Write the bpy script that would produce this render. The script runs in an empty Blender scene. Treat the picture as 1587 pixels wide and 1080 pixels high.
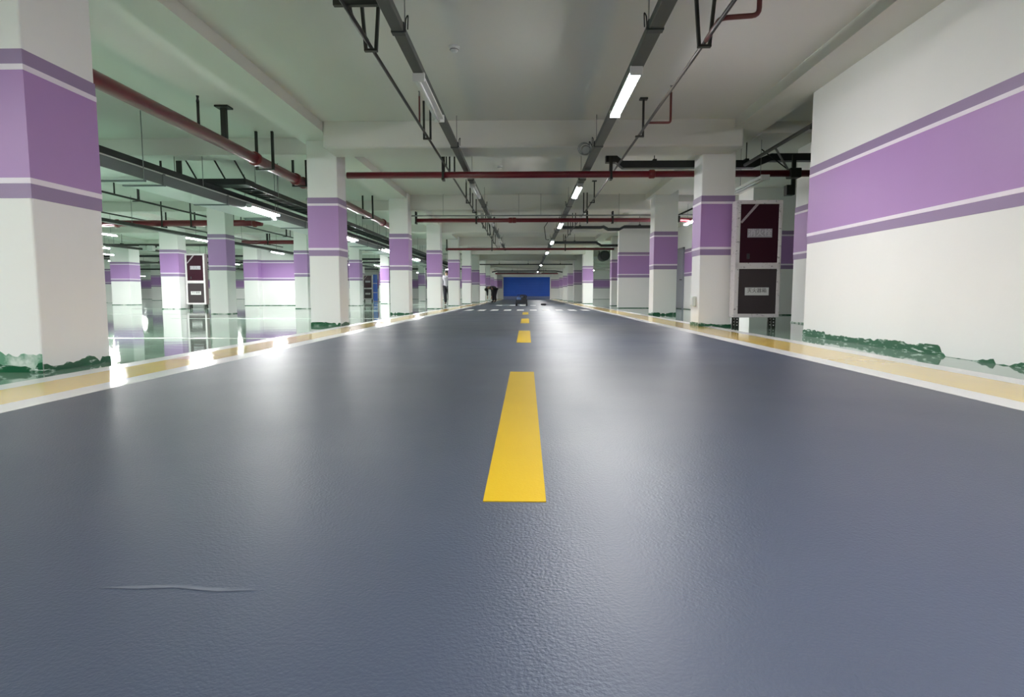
import bpy, bmesh, math, random
from mathutils import Vector, Matrix
random.seed(7)
S = bpy.context.scene
COL = S.collection

# ------------------------------------------------------------------ camera
cam_d = bpy.data.cameras.new('camera')
cam = bpy.data.objects.new('camera', cam_d)
COL.objects.link(cam)
cam_d.sensor_width = 36.0
cam_d.lens = 939.0 / 1587.0 * 36.0
cam_d.clip_start = 0.05
cam_d.clip_end = 300
cam.location = (0, 0, 0.5)
cam.rotation_euler = (math.pi / 2 - math.atan(84 / 939), 0, math.atan(22.5 / 939))
S.camera = cam

# ------------------------------------------------------------------ world, exposure
W = bpy.data.worlds.new('world')
S.world = W
W.use_nodes = True
W.node_tree.nodes['Background'].inputs[0].default_value = (0.6, 0.62, 0.65, 1)
W.node_tree.nodes['Background'].inputs[1].default_value = 0.05
S.view_settings.view_transform = 'Standard'
S.view_settings.look = 'None'
S.view_settings.exposure = 1.22
S.view_settings.gamma = 1.0
S.view_settings.use_curve_mapping = False
S.cycles.use_denoising = True
S.cycles.max_bounces = 10
S.cycles.diffuse_bounces = 6
S.cycles.glossy_bounces = 5
S.cycles.sample_clamp_indirect = 6
S.cycles.caustics_reflective = False
S.cycles.caustics_refractive = False
LAMP_POWER = 92.0          # emission of the lit lamp diffusers
LAMP_POWER_FAR = 178.0

# ------------------------------------------------------------------ materials
def srgb(r, g, b):
    def f(c):
        c /= 255.0
        return c / 12.92 if c <= 0.04045 else ((c + 0.055) / 1.055) ** 2.4
    return (f(r), f(g), f(b), 1)

def mat(name, col, rough=0.5, metal=0.0, var=0.0, vscale=3.0, bump=0.0, bscale=40.0, spec=0.5,
        col2=None, stretch=None, bdist=0.01, coat=0.0, rvar=0.0):
    m = bpy.data.materials.new(name)
    m.use_nodes = True
    nt = m.node_tree
    b = nt.nodes['Principled BSDF']
    b.inputs['Base Color'].default_value = col if len(col) == 4 else (*col, 1)
    b.inputs['Roughness'].default_value = rough
    b.inputs['Metallic'].default_value = metal
    b.inputs['Specular IOR Level'].default_value = spec
    if coat:
        b.inputs['Coat Weight'].default_value = coat
        b.inputs['Coat Roughness'].default_value = 0.06
    geo = nt.nodes.new('ShaderNodeNewGeometry')
    vec = geo.outputs['Position']
    if stretch:
        mp = nt.nodes.new('ShaderNodeMapping')
        mp.inputs['Scale'].default_value = stretch
        nt.links.new(vec, mp.inputs['Vector'])
        vec = mp.outputs['Vector']
    if var or col2 or rvar:
        n = nt.nodes.new('ShaderNodeTexNoise')
        n.inputs['Scale'].default_value = vscale
        n.inputs['Detail'].default_value = 5
        nt.links.new(vec, n.inputs['Vector'])
        if var or col2:
            mx = nt.nodes.new('ShaderNodeMix')
            mx.data_type = 'RGBA'
            c = b.inputs['Base Color'].default_value
            mx.inputs['A'].default_value = tuple(x * (1 - var) for x in c[:3]) + (1,)
            mx.inputs['B'].default_value = (col2 if col2 else tuple(min(1, x * (1 + var)) for x in c[:3]) + (1,))
            nt.links.new(n.outputs['Fac'], mx.inputs['Factor'])
            nt.links.new(mx.outputs['Result'], b.inputs['Base Color'])
        if rvar:
            mr = nt.nodes.new('ShaderNodeMapRange')
            mr.inputs['From Min'].default_value = 0.3
            mr.inputs['From Max'].default_value = 0.7
            mr.inputs['To Min'].default_value = rough - rvar
            mr.inputs['To Max'].default_value = rough + rvar
            nt.links.new(n.outputs['Fac'], mr.inputs['Value'])
            nt.links.new(mr.outputs['Result'], b.inputs['Roughness'])
    if bump:
        n2 = nt.nodes.new('ShaderNodeTexNoise')
        n2.inputs['Scale'].default_value = bscale
        n2.inputs['Detail'].default_value = 3
        nt.links.new(vec, n2.inputs['Vector'])
        bp = nt.nodes.new('ShaderNodeBump')
        bp.inputs['Strength'].default_value = bump
        bp.inputs['Distance'].default_value = bdist
        nt.links.new(n2.outputs['Fac'], bp.inputs['Height'])
        nt.links.new(bp.outputs['Normal'], b.inputs['Normal'])
    return m

def emit(name, col, strength):
    m = bpy.data.materials.new(name)
    m.use_nodes = True
    b = m.node_tree.nodes['Principled BSDF']
    b.inputs['Base Color'].default_value = (0.8, 0.8, 0.8, 1)
    b.inputs['Emission Color'].default_value = (*col, 1)
    b.inputs['Emission Strength'].default_value = strength
    return m

def flaked(name, c1, c2, scale, lo, hi, rough=0.35, stretch=(1, 1, 1)):
    """paint coat c1 flaked through to c2 in ragged patches"""
    m = bpy.data.materials.new(name)
    m.use_nodes = True
    nt = m.node_tree
    b = nt.nodes['Principled BSDF']
    b.inputs['Roughness'].default_value = rough
    g = nt.nodes.new('ShaderNodeNewGeometry')
    mp = nt.nodes.new('ShaderNodeMapping')
    mp.inputs['Scale'].default_value = stretch
    n = nt.nodes.new('ShaderNodeTexNoise')
    n.inputs['Scale'].default_value = scale
    n.inputs['Detail'].default_value = 8
    n.inputs['Roughness'].default_value = 0.65
    r = nt.nodes.new('ShaderNodeMapRange')
    r.inputs['From Min'].default_value = lo
    r.inputs['From Max'].default_value = hi
    mx = nt.nodes.new('ShaderNodeMix')
    mx.data_type = 'RGBA'
    mx.inputs['A'].default_value = c1
    mx.inputs['B'].default_value = c2
    nt.links.new(g.outputs['Position'], mp.inputs['Vector'])
    nt.links.new(mp.outputs['Vector'], n.inputs['Vector'])
    nt.links.new(n.outputs['Fac'], r.inputs['Value'])
    nt.links.new(r.outputs['Result'], mx.inputs['Factor'])
    nt.links.new(mx.outputs['Result'], b.inputs['Base Color'])
    return m

M = {}
M['wall'] = mat('white_wall_paint', (0.84, 0.83, 0.825), 0.5, var=0.025, vscale=1.2, bump=0.08, bscale=30)
M['ceil'] = mat('ceiling_paint', (0.69, 0.68, 0.645), 0.7, var=0.03, vscale=0.8, bump=0.1, bscale=14)
M['purple'] = mat('purple_band_paint', (0.40, 0.22, 0.50), 0.45, var=0.03, vscale=1.5, bump=0.05, bscale=30)
M['mauve'] = mat('grey_purple_edge_paint', (0.295, 0.205, 0.365), 0.45, var=0.03, vscale=1.5)
M['stripe'] = mat('lilac_white_stripe_paint', (0.84, 0.76, 0.86), 0.45, var=0.02)
M['skirt'] = flaked('green_skirting_paint', (0.010, 0.10, 0.042, 1), (0.62, 0.72, 0.66, 1), 7, 0.56, 0.64, 0.3, (1.2, 1.2, 6))
M['skirtfar'] = flaked('green_skirting_paint_thin', (0.02, 0.12, 0.06, 1), (0.7, 0.75, 0.7, 1), 4, 0.5, 0.62, 0.3, (1, 1, 3))
M['palegreen'] = flaked('pale_green_flaked_coat', (0.12, 0.30, 0.19, 1), (0.62, 0.70, 0.64, 1), 6, 0.42, 0.62, 0.5)  # pale green coat with ragged lighter flakes
M['lane'] = mat('blue_grey_lane_epoxy', (0.034, 0.047, 0.080), 0.40, var=0.07, vscale=1.1, bump=0.6, bscale=170, bdist=0.002, rvar=0.03, spec=1.0)
M['bay'] = mat('green_grey_bay_epoxy', (0.125, 0.265, 0.175), 0.05, var=0.10, vscale=0.7, bump=0.10, bscale=2.2, bdist=0.012,
               stretch=(0.7, 1.6, 1), col2=(0.22, 0.30, 0.25, 1))
M['yellow'] = mat('yellow_edge_paint', (0.70, 0.48, 0.09), 0.13, var=0.06, vscale=2.5, bump=0.05, bscale=6)
M['dash'] = mat('yellow_centre_paint', (0.52, 0.345, 0.0), 0.55, var=0.05, vscale=3, bump=0.2, bscale=160, bdist=0.002, spec=0.18)
M['line'] = mat('white_line_paint', (0.74, 0.74, 0.73), 0.2, var=0.04, vscale=3)
M['cross'] = mat('white_crossing_paint', (0.80, 0.80, 0.80), 0.85, var=0.05, vscale=4, spec=0.05)
M['chalk'] = mat('chalk_scuff', (0.105, 0.12, 0.15), 0.6, var=0.3, vscale=30)
M['tray'] = mat('dark_grey_tray_steel', (0.058, 0.064, 0.056), 0.45, metal=0.25, var=0.15, vscale=6)
M['tray2'] = mat('dark_tray_steel', (0.022, 0.026, 0.026), 0.45, metal=0.2, var=0.2, vscale=8)
M['steel'] = mat('black_bracket_steel', (0.012, 0.014, 0.010), 0.5, var=0.2)
M['thin'] = mat('brown_grey_sprinkler_pipe', (0.022, 0.017, 0.014), 0.5, var=0.25, vscale=6)
M['red'] = mat('dark_red_pipe_paint', (0.150, 0.008, 0.016), 0.28, var=0.15, vscale=4)
M['redbrown'] = mat('red_brown_branch_paint', (0.12, 0.022, 0.020), 0.4, var=0.15)
M['coupl'] = mat('red_coupling_paint', (0.16, 0.012, 0.012), 0.35)
M['galv'] = mat('galvanised_duct_sheet_lightened', (0.74, 0.75, 0.73), 0.30, metal=0.3, var=0.12, vscale=3, bump=0.35, bscale=3.5, bdist=0.02, stretch=(0.6, 3.0, 1))  # base lightened to stand in for light reflected onto the duct underside
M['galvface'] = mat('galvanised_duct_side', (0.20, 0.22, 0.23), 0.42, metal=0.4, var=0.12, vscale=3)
M['lampw'] = mat('white_lamp_housing', (0.72, 0.73, 0.72), 0.35)
M['glow'] = emit('lit_lamp_diffuser', (1.0, 0.99, 0.985), LAMP_POWER)
M['glowfar'] = emit('lit_bay_lamp_diffuser', (1.0, 0.995, 0.985), LAMP_POWER_FAR)
M['glownear'] = emit('lit_lamp_diffuser_boosted', (1.0, 0.99, 0.985), LAMP_POWER * 1.4)  # glow raised on lamps overhead and behind the camera to light column fronts
M['tubeoff'] = mat('unlit_tube_glass', (0.82, 0.84, 0.83), 0.15)
M['film'] = flaked('printed_protective_film', (0.66, 0.62, 0.64, 1), (0.20, 0.18, 0.20, 1), 22, 0.60, 0.64, 0.4, (1, 1, 1.6))
M['glassred'] = mat('dark_maroon_cabinet_glass', (0.040, 0.013, 0.021), 0.12, bump=0.03, bscale=3)
M['glassgrey'] = mat('smoky_cabinet_glass', (0.060, 0.050, 0.053), 0.12, bump=0.03, bscale=3)
M['cabside'] = mat('brown_cabinet_side', (0.16, 0.105, 0.105), 0.4, var=0.1)
M['plate'] = mat('grey_white_sign_plate', (0.34, 0.32, 0.36), 0.4)
M['platew'] = mat('white_sign_plate', (0.62, 0.62, 0.62), 0.4)
M['ink'] = mat('black_sign_lettering', (0.02, 0.02, 0.022), 0.5)
M['inkl'] = mat('pale_sign_lettering', (0.58, 0.55, 0.60), 0.4)
M['tape'] = mat('clear_film_tape', (0.36, 0.30, 0.33), 0.3, var=0.35, vscale=40)
M['blue'] = mat('blue_shutter_paint', (0.045, 0.155, 0.68), 0.25, var=0.08, vscale=2)
M['bluegrey'] = mat('grey_blue_shutter_foot', (0.16, 0.20, 0.36), 0.4)
M['door'] = mat('grey_door_paint', (0.27, 0.28, 0.32), 0.4)
M['dark'] = mat('dark_machine_paint', (0.02, 0.022, 0.026), 0.5, var=0.2)
M['rubber'] = mat('black_rubber', (0.012, 0.012, 0.012), 0.7)
M['skin'] = mat('skin', (0.42, 0.25, 0.18), 0.5)
M['hair'] = mat('black_hair', (0.01, 0.009, 0.008), 0.6)
M['cloth1'] = mat('dark_work_clothes', (0.022, 0.023, 0.028), 0.85, var=0.4, vscale=14, col2=(0.07, 0.07, 0.075, 1))
M['cloth2'] = mat('dark_trousers', (0.020, 0.018, 0.026), 0.85)
M['shirt'] = mat('grey_shirt', (0.30, 0.29, 0.32), 0.85)
M['plastic'] = mat('white_plastic', (0.62, 0.66, 0.64), 0.35)
M['cable'] = mat('grey_cable', (0.22, 0.23, 0.23), 0.5)
M['wood'] = mat('brown_cardboard', (0.30, 0.20, 0.10), 0.7, var=0.2)
M['bucket'] = mat('blue_bucket_plastic', (0.06, 0.12, 0.30), 0.4)

# ------------------------------------------------------------------ mesh helpers
def NB():
    return bmesh.new()

def box(bm, x0, x1, y0, y1, z0, z1):
    v = [bm.verts.new(p) for p in ((x0, y0, z0), (x1, y0, z0), (x1, y1, z0), (x0, y1, z0),
                                   (x0, y0, z1), (x1, y0, z1), (x1, y1, z1), (x0, y1, z1))]
    for f in ((3, 2, 1, 0), (4, 5, 6, 7), (0, 1, 5, 4), (1, 2, 6, 5), (2, 3, 7, 6), (3, 0, 4, 7)):
        bm.faces.new([v[i] for i in f])
    return bm

def prism(bm, pts, axis, a, b):
    """extrude a 2-D outline along an axis ('x','y','z') from a to b"""
    def P(p, t):
        return {'x': (t, p[0], p[1]), 'y': (p[0], t, p[1]), 'z': (p[0], p[1], t)}[axis]
    lo = [bm.verts.new(P(p, a)) for p in pts]
    hi = [bm.verts.new(P(p, b)) for p in pts]
    n = len(pts)
    bm.faces.new(lo)
    bm.faces.new(hi[::-1])
    for i in range(n):
        bm.faces.new((lo[i], hi[i], hi[(i + 1) % n], lo[(i + 1) % n]))
    return bm

def tube(bm, pts, r, seg=10, cap=True):
    pts = [Vector(p) for p in pts]
    rings = []
    n = len(pts)
    rr = r if isinstance(r, (list, tuple)) else [r] * n
    ref = None
    for i, p in enumerate(pts):
        d = (pts[min(i + 1, n - 1)] - pts[max(i - 1, 0)]).normalized()
        if ref is None:
            ref = Vector((0, 0, 1)) if abs(d.z) < 0.9 else Vector((1, 0, 0))
        a = d.cross(ref)
        if a.length < 1e-4:
            a = d.cross(Vector((0, 1, 0)))
        a.normalize()
        b = d.cross(a).normalized()
        ref = a.cross(d)
        k = 1.0
        if 0 < i < n - 1:
            c = (pts[i] - pts[i - 1]).normalized().dot((pts[i + 1] - pts[i]).normalized())
            k = min(1.6, 1 / max(0.5, math.sqrt(max(0.0, (1 + c) / 2))))
        rings.append([bm.verts.new(p + (a * math.cos(t) + b * math.sin(t)) * rr[i]) for t in
                      [2 * math.pi * j / seg for j in range(seg)]])
    for i in range(n - 1):
        for j in range(seg):
            f = bm.faces.new((rings[i][j], rings[i][(j + 1) % seg], rings[i + 1][(j + 1) % seg], rings[i + 1][j]))
            f.smooth = True
    if cap:
        bm.faces.new(rings[0][::-1])
        bm.faces.new(rings[-1])
    return bm

def bend(pts, r=0.05, k=4):
    """round the corners of a polyline"""
    pts = [Vector(p) for p in pts]
    out = [pts[0]]
    for i in range(1, len(pts) - 1):
        a = (pts[i - 1] - pts[i])
        b = (pts[i + 1] - pts[i])
        q = min(r, a.length * 0.45, b.length * 0.45)
        A = pts[i] + a.normalized() * q
        B = pts[i] + b.normalized() * q
        for j in range(k + 1):
            t = j / k
            out.append(A * (1 - t) ** 2 + pts[i] * 2 * t * (1 - t) + B * t * t)
    out.append(pts[-1])
    return out

def ball(bm, c, rx, ry=None, rz=None, u=12, v=8):
    ry = rx if ry is None else ry
    rz = rx if rz is None else rz
    r = bmesh.ops.create_uvsphere(bm, u_segments=u, v_segments=v, radius=1.0)
    for q in r['verts']:
        q.co = Vector((q.co.x * rx + c[0], q.co.y * ry + c[1], q.co.z * rz + c[2]))
    for q in r['verts']:
        for f in q.link_faces:
            f.smooth = True
    return bm

def torus(bm, c, R, r, axis='z', u=20, v=8):
    pts = []
    for i in range(u):
        a = 2 * math.pi * i / u
        ring = []
        for j in range(v):
            b = 2 * math.pi * j / v
            x, y, z = (R + r * math.cos(b)) * math.cos(a), (R + r * math.cos(b)) * math.sin(a), r * math.sin(b)
            p = {'z': (x, y, z), 'y': (x, z, y), 'x': (z, x, y)}[axis]
            ring.append(bm.verts.new((p[0] + c[0], p[1] + c[1], p[2] + c[2])))
        pts.append(ring)
    for i in range(u):
        for j in range(v):
            f = bm.faces.new((pts[i][j], pts[(i + 1) % u][j], pts[(i + 1) % u][(j + 1) % v], pts[i][(j + 1) % v]))
            f.smooth = True
    return bm

def bevel(bm, w=0.005, seg=1):
    bmesh.ops.bevel(bm, geom=list(bm.edges), offset=w, segments=seg, affect='EDGES', profile=0.5)
    return bm

def wloc(o):
    v = Vector((0, 0, 0))
    while o:
        v += o.location
        o = o.parent
    return v

def obj(name, bm, material, parent=None, loc=None, recalc=True):
    """link a bmesh (built in world axes) as one mesh object whose origin is its parent's, or loc"""
    if recalc:
        bmesh.ops.recalc_face_normals(bm, faces=bm.faces)
    base = wloc(parent) if parent else Vector((0, 0, 0))
    org = Vector(loc) if loc is not None else base
    bmesh.ops.translate(bm, verts=bm.verts, vec=-org)
    me = bpy.data.meshes.new(name)
    bm.to_mesh(me)
    bm.free()
    me.materials.append(material)
    o = bpy.data.objects.new(name, me)
    COL.objects.link(o)
    if parent:
        o.parent = parent
    o.location = org - base
    return o

def tag(o, label=None, cat=None, group=None, kind=None):
    if label: o['label'] = label
    if cat: o['category'] = cat
    if group: o['group'] = group
    if kind: o['kind'] = kind
    return o

def thing(name, loc, label, cat, group=None, kind=None):
    o = bpy.data.objects.new(name, None)
    o.empty_display_size = 0.1
    COL.objects.link(o)
    o.location = loc
    return tag(o, label, cat, group, kind)

def dup(o, loc=None, label=None, parent=None, rotz=None):
    c = o.copy()
    COL.objects.link(c)
    if parent: c.parent = parent
    if loc is not None: c.location = loc
    if rotz is not None: c.rotation_euler.z = rotz
    if label: c['label'] = label
    for ch in list(o.children):
        dup(ch, parent=c)
    return c

# ------------------------------------------------------------------ key dimensions
SLAB, SOFF, LANE_BEAM, BAY_BEAM = 3.0, 2.86, 2.62, 2.74
XL, XR, YB, YF = -46.0, 13.0, -20.0, 62.0
LA, RB = -2.21, 2.13            # edges of the blue-grey lane
B0, B1 = 1.10, 2.00            # painted band

# ------------------------------------------------------------------ floor
fl = obj('floor', box(NB(), XL, XR, YB, YF, -0.15, 0.0), M['bay'])
tag(fl, 'glossy green-grey epoxy garage floor with lane markings', 'floor', kind='structure')
obj('driving_lane', box(NB(), LA, RB, YB, YF, 0.0, 0.002), M['lane'], fl)
for x0, x1, n, m in ((LA - 0.165, LA, 'white_line', 'line'), (LA - 0.53, LA - 0.165, 'yellow_strip', 'yellow'),
                     (LA - 0.685, LA - 0.53, 'white_line', 'line'),
                     (RB, RB + 0.165, 'white_line', 'line'), (RB + 0.165, RB + 0.60, 'yellow_strip', 'yellow'),
                     (RB + 0.60, RB + 0.77, 'white_line', 'line')):
    obj(n, box(NB(), x0, x1, YB, YF - 0.02, 0.0, 0.003), M[m], fl)
for y0, y1 in ((1.42, 3.87), (6.25, 8.28), (10.45, 12.45), (14.9, 16.9)):
    obj('centre_dash', box(NB(), -0.104, 0.048, y0, y1, 0.002, 0.004), M['dash'], fl)
for k in range(10):
    x = -1.92 + k * 0.405
    obj('crossing_dash', box(NB(), x, x + 0.215, 18.55, 19.75, 0.002, 0.006), M['cross'], fl)
for x in (-1.35, -0.75, -0.30, 0.16):
    obj('crossing_dash', box(NB(), x, x + 0.25, 26.6, 27.9, 0.002, 0.006), M['cross'], fl)
# bay lines painted across the parking floor
for y in (6.75, 12.4, 18.1, 23.7, 29.4):
    obj('parking_line', box(NB(), -7.4, LA - 0.69, y, y + 0.08, 0.0, 0.003), M['line'], fl)
for y in (9.05, 14.9, 20.6):
    obj('parking_line', box(NB(), -16, -8.1, y, y + 0.08, 0.0, 0.003), M['line'], fl)
# pale scuffs dragged over the lane near the camera
def scuff(pts, w):
    bm = NB()
    pv = None
    for (x, y), ww in zip(pts, w):
        a, b = bm.verts.new((x, y - ww, 0.0026)), bm.verts.new((x + ww * 0.4, y + ww, 0.0026))
        if pv: bm.faces.new((pv[0], a, b, pv[1]))
        pv = (a, b)
    return bm
obj('scuff_mark', scuff([(-0.73, 0.975), (-0.66, 0.978), (-0.6, 0.983), (-0.52, 0.972), (-0.455, 0.974)], [0.001, 0.006, 0.005, 0.006, 0.002]), M['chalk'], fl)
obj('scuff_mark', scuff([(-0.565, 0.70), (-0.565, 0.75), (-0.555, 0.80)], [0.002, 0.006, 0.001]), M['chalk'], fl)

# ------------------------------------------------------------------ ceiling and beams
ce = obj('ceiling', box(NB(), XL, XR, YB, YF, SLAB, SLAB + 0.2), M['ceil'])
tag(ce, 'off-white painted concrete ceiling slab crossed by beams', 'ceiling', kind='structure')
ROWS = [9.0 + 5.65 * k for k in range(-2, 10)]
TB = [9.0, 15.55] + [21.2 + 5.65 * k for k in range(8)] + [3.35, -2.3, -7.95, -13.6]
for x0, x1 in ((-3.5, -2.98), (2.98, 3.43), (-8.05, -7.5), (-12.4, -11.7), (-18.0, -17.4), (-24.4, -23.8), (-32, -31.4), (7.8, 8.3)):
    obj('beam', box(NB(), x0, x1, YB, YF, SOFF, SLAB), M['ceil'], ce)
for y in TB:
    obj('beam', bevel(box(NB(), -2.98, 3.12, y, y + 0.6, LANE_BEAM, SLAB + 0.1), 0.035, 3), M['ceil'], ce)
    obj('beam', box(NB(), XL, -3.5, y + 0.9, y + 1.3, BAY_BEAM, SLAB), M['ceil'], ce)
    obj('beam', box(NB(), 3.43, XR, y + 0.15, y + 0.55, 2.84, SLAB), M['ceil'], ce)

# ------------------------------------------------------------------ columns with painted bands
ORD = ['first', 'second', 'third', 'fourth', 'fifth', 'sixth', 'seventh', 'eighth', 'ninth', 'tenth', 'eleventh', 'twelfth']

def ragged(x0, x1, y0, y1, lo, hi, step=0.028, e=0.005, gap=0.0):
    """thin coat of skirting paint round a box with a torn, uneven top edge"""
    bm = NB()
    rnd = random.Random(int((x0 + y0) * 1000))
    for (ax, ay, bx_, by_, nx, ny) in ((x0, y0, x1, y0, 0, -1), (x1, y0, x1, y1, 1, 0), (x1, y1, x0, y1, 0, 1), (x0, y1, x0, y0, -1, 0)):
        L = math.hypot(bx_ - ax, by_ - ay)
        n = max(2, int(L / step))
        h = (lo + hi) / 2
        prev = None
        for i in range(n + 1):
            t_ = i / n
            h = min(hi, max(lo, h + rnd.uniform(-1, 1) * (hi - lo) * 0.33))
            hh = h
            if gap and rnd.random() < gap: hh = lo * 0.4
            px, py = ax + (bx_ - ax) * t_ + nx * e, ay + (by_ - ay) * t_ + ny * e
            a, b, c = bm.verts.new((px, py, 0)), bm.verts.new((px, py, hh)), bm.verts.new((px - nx * e, py - ny * e, hh + 0.001))
            if prev:
                bm.faces.new((prev[0], a, b, prev[1]))
                bm.faces.new((prev[1], b, c, prev[2]))
            prev = (a, b, c)
    return bm

def banded(root, x0, x1, y0, y1, skirt=True, mats='skirt'):
    """purple band, its two grey-purple edges, two pale stripes and a green skirting round a box"""
    def ring(name, z0, z1, e, m):
        return obj(name, box(NB(), x0 - e, x1 + e, y0 - e, y1 + e, z0, z1), M[m], root)
    ring('purple_band', B0 + 0.10, B1 - 0.10, 0.004, 'purple')
    ring('band_edge', B1 - 0.10, B1, 0.003, 'mauve')
    ring('band_edge', B0, B0 + 0.10, 0.003, 'mauve')
    ring('pale_stripe', B1 - 0.125, B1 - 0.09, 0.006, 'stripe')
    ring('pale_stripe', B0 + 0.09, B0 + 0.125, 0.006, 'stripe')
    if skirt and mats == 'skirt' and (x1 - x0) < 1 and y0 < 16:
        obj('green_skirting', ragged(x0, x1, y0, y1, 0.03, 0.085 if y0 < 5 else 0.06, gap=0.08), M[mats], root)
    elif skirt:
        ring('green_skirting', 0.0, 0.022, 0.005, mats)

def column(x0, x1, y0, y1, label, skirt=True, mats='skirt'):
    r = thing('column', ((x0 + x1) / 2, (y0 + y1) / 2, 0), label, 'column', kind='structure')
    obj('shaft', bevel(box(NB(), x0, x1, y0, y1, 0, SLAB - 0.001), 0.012, 2), M['wall'], r)
    banded(r, x0, x1, y0, y1, skirt, mats)
    return r

c1 = column(-3.62, -3.10, 3.79, 4.42, 'big white column with purple band nearest the camera, left side')
bm = ragged(-3.62, -3.10, 3.79, 4.42, 0.10, 0.17, step=0.02, e=0.003)
dead = [f for f in bm.faces if f.calc_center_median().y > 3.80]
bmesh.ops.delete(bm, geom=dead, context='FACES')
obj('pale_green_strip', bm, M['palegreen'], c1)  # ragged pale green strip along the foot of the front face
def wall_panel(name, x0, x1, y0, y1, label, z1=SLAB, skirt=True):
    r = thing(name, ((x0 + x1) / 2, (y0 + y1) / 2, 0), label, 'wall', kind='structure')
    obj('wall_body', box(NB(), x0, x1, y0, y1, 0, z1), M['wall'], r)
    banded(r, x0, x1, y0, y1, skirt)
    return r

for k in range(10):
    y = 9.54 + 5.65 * k
    column(-3.42, -2.945, y, y + 0.45, 'white column with purple band, %s along the left lane edge after the big one' % ORD[k])
for k in range(9):
    y = 9.54 + 5.65 * k
    x = -8.0 if k < 3 else -7.75
    column(x, x + 0.46, y, y + 0.45, 'white banded column in the middle row of the left bay, %s from the front' % ORD[k], mats='skirtfar')
for k, y in enumerate((9.54, 20.3, 26.35, 43.4, 52)):
    column(-12.35, -11.72, y, y + 0.5, 'white banded column in the third row of the left bay, %s from the front' % ORD[k], mats='skirtfar')
column(-19.4, -18.5, 28.0, 28.8, 'wide white column with purple band far left behind glossy floor', mats='skirtfar')
column(-25.2, -24.2, 35.6, 36.4, 'far white column with purple band behind the wide column', mats='skirtfar')
column(-33.0, -32.0, 44.0, 44.8, 'very distant white banded column beside the big column edge', mats='skirtfar')
column(-22.2, -21.4, 37.0, 37.8, 'distant white column in front of the pale far wall', mats='skirtfar')
# right row
column(2.67, 3.175, 9.49, 9.95, 'white column with purple band beside the right fire cabinet')
column(3.06, 3.62, 14.8, 15.3, 'white column with purple band, next after the fire cabinet column')
column(3.69, 4.25, 26.6, 27.1, 'white banded column at the mouth of the right passage')
for k, y in enumerate((32.6, 38.3, 44.0, 49.6, 55.3)):
    column(2.97 + 0.03 * (k == 0), 3.55, y, y + 0.5, 'white banded column, %s beyond the right passage towards the shutter' % ORD[k])
column(4.68, 5.25, 10.3, 10.85, 'white banded column behind the end of the right wall', mats='skirtfar')

# ------------------------------------------------------------------ walls
w = wall_panel('wall_right', 3.37, 3.62, YB + 0.31, 7.45, 'long white right-hand wall with wide purple band')
bm = NB()
rnd = random.Random(5)
h, prev = 0.06, None
for k in range(141):
    yy = 7.456 - k * 0.025
    lo, hi = (0.05, 0.085) if yy > 5.0 else ((0.0, 0.03) if yy > 4.5 else (0.0, 0.05))
    h = min(hi, max(lo, h + rnd.uniform(-1, 1) * 0.012))
    if rnd.random() < 0.09: h = lo
    a, b, c = bm.verts.new((3.364, yy, 0)), bm.verts.new((3.364, yy, h + 0.001)), bm.verts.new((3.3705, yy, h + 0.002))
    if prev:
        bm.faces.new((prev[0], a, b, prev[1]))
        bm.faces.new((prev[1], b, c, prev[2]))
    prev = (a, b, c)
sk = [c for c in w.children if c.name.startswith('green_skirting')]
for c in sk: bpy.data.objects.remove(c)
obj('green_skirting', bm, M['skirt'], w)
wall_panel('wall_right', 3.30, 5.35, 22.0, 22.25, 'short white wall with purple band facing the camera, right')
wall_panel('wall_right', 5.35, 5.55, 16.0, 22.0, 'white side wall with purple band holding the grey door')
wall_panel('wall_right', 5.35, 6.42, 14.7, 16.0, 'shaded end wall with dark purple band behind the fire cabinet')
wall_panel('wall_right', 6.42, 9.2, 19.0, 19.25, 'shaded back wall right of the cabinet')
wall_panel('wall_left', -11.8, -7.9, 26.75, 26.95, 'white partition wall with purple band between left bay columns')
wall_panel('wall_left', -9.75, -9.1, 40.0, 40.4, 'bright white wall piece with band deep in the left bay')
wall_panel('wall_back', XL, -2.45, YF - 0.3, YF, 'far white wall with purple band left of the blue shutter')
wall_panel('wall_back', 2.45, XR, YF - 0.3, YF, 'far white wall with purple band right of the blue shutter')
obj('wall_back', box(NB(), -2.45, 2.45, YF - 0.3, YF, 2.22, SLAB), M['wall'])
tag(bpy.data.objects['wall_back.002'], 'white lintel wall above the blue shutter', 'wall', kind='structure')
wall_panel('wall_far_left', XL, XL + 0.3, YB, YF - 0.3, 'outer wall with purple band at the far left')
wall_panel('wall_far_right', XR - 0.3, XR, YB, YF - 0.3, 'outer wall with purple band at the far right')
wall_panel('wall_front', XL + 0.3, XR - 0.3, YB, YB + 0.3, 'wall with purple band behind the camera')
wall_panel('wall_left', -30.0, -27.0, 48.0, 48.3, 'pale pink-white wall piece far off in the left bay')

# blue roller shutter at the end of the lane
sh = thing('door_1', (0, YF - 0.35, 0), 'blue roller shutter closing the far end of the lane', 'shutter', kind='structure')
for k in range(22):
    z = 0.30 + k * 0.0875
    bm = prism(NB(), [(YF - 0.30, z), (YF - 0.335, z + 0.02), (YF - 0.335, z + 0.068), (YF - 0.30, z + 0.0875)], 'x', -2.36, 2.36)
    obj('slat', bm, M['blue'], sh)
obj('bottom_rail', bevel(box(NB(), -2.36, 2.36, YF - 0.36, YF - 0.305, 0.01, 0.30), 0.01), M['bluegrey'], sh)
for sx in (-1, 1):
    obj('guide_rail', box(NB(), sx * 2.40 - 0.05, sx * 2.40 + 0.05, YF - 0.42, YF - 0.305, 0, 2.22), M['wall'], sh)
obj('shutter_box', bevel(box(NB(), -2.5, 2.5, YF - 0.72, YF - 0.31, 2.24, 2.6), 0.03), M['lampw'], sh)

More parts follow.
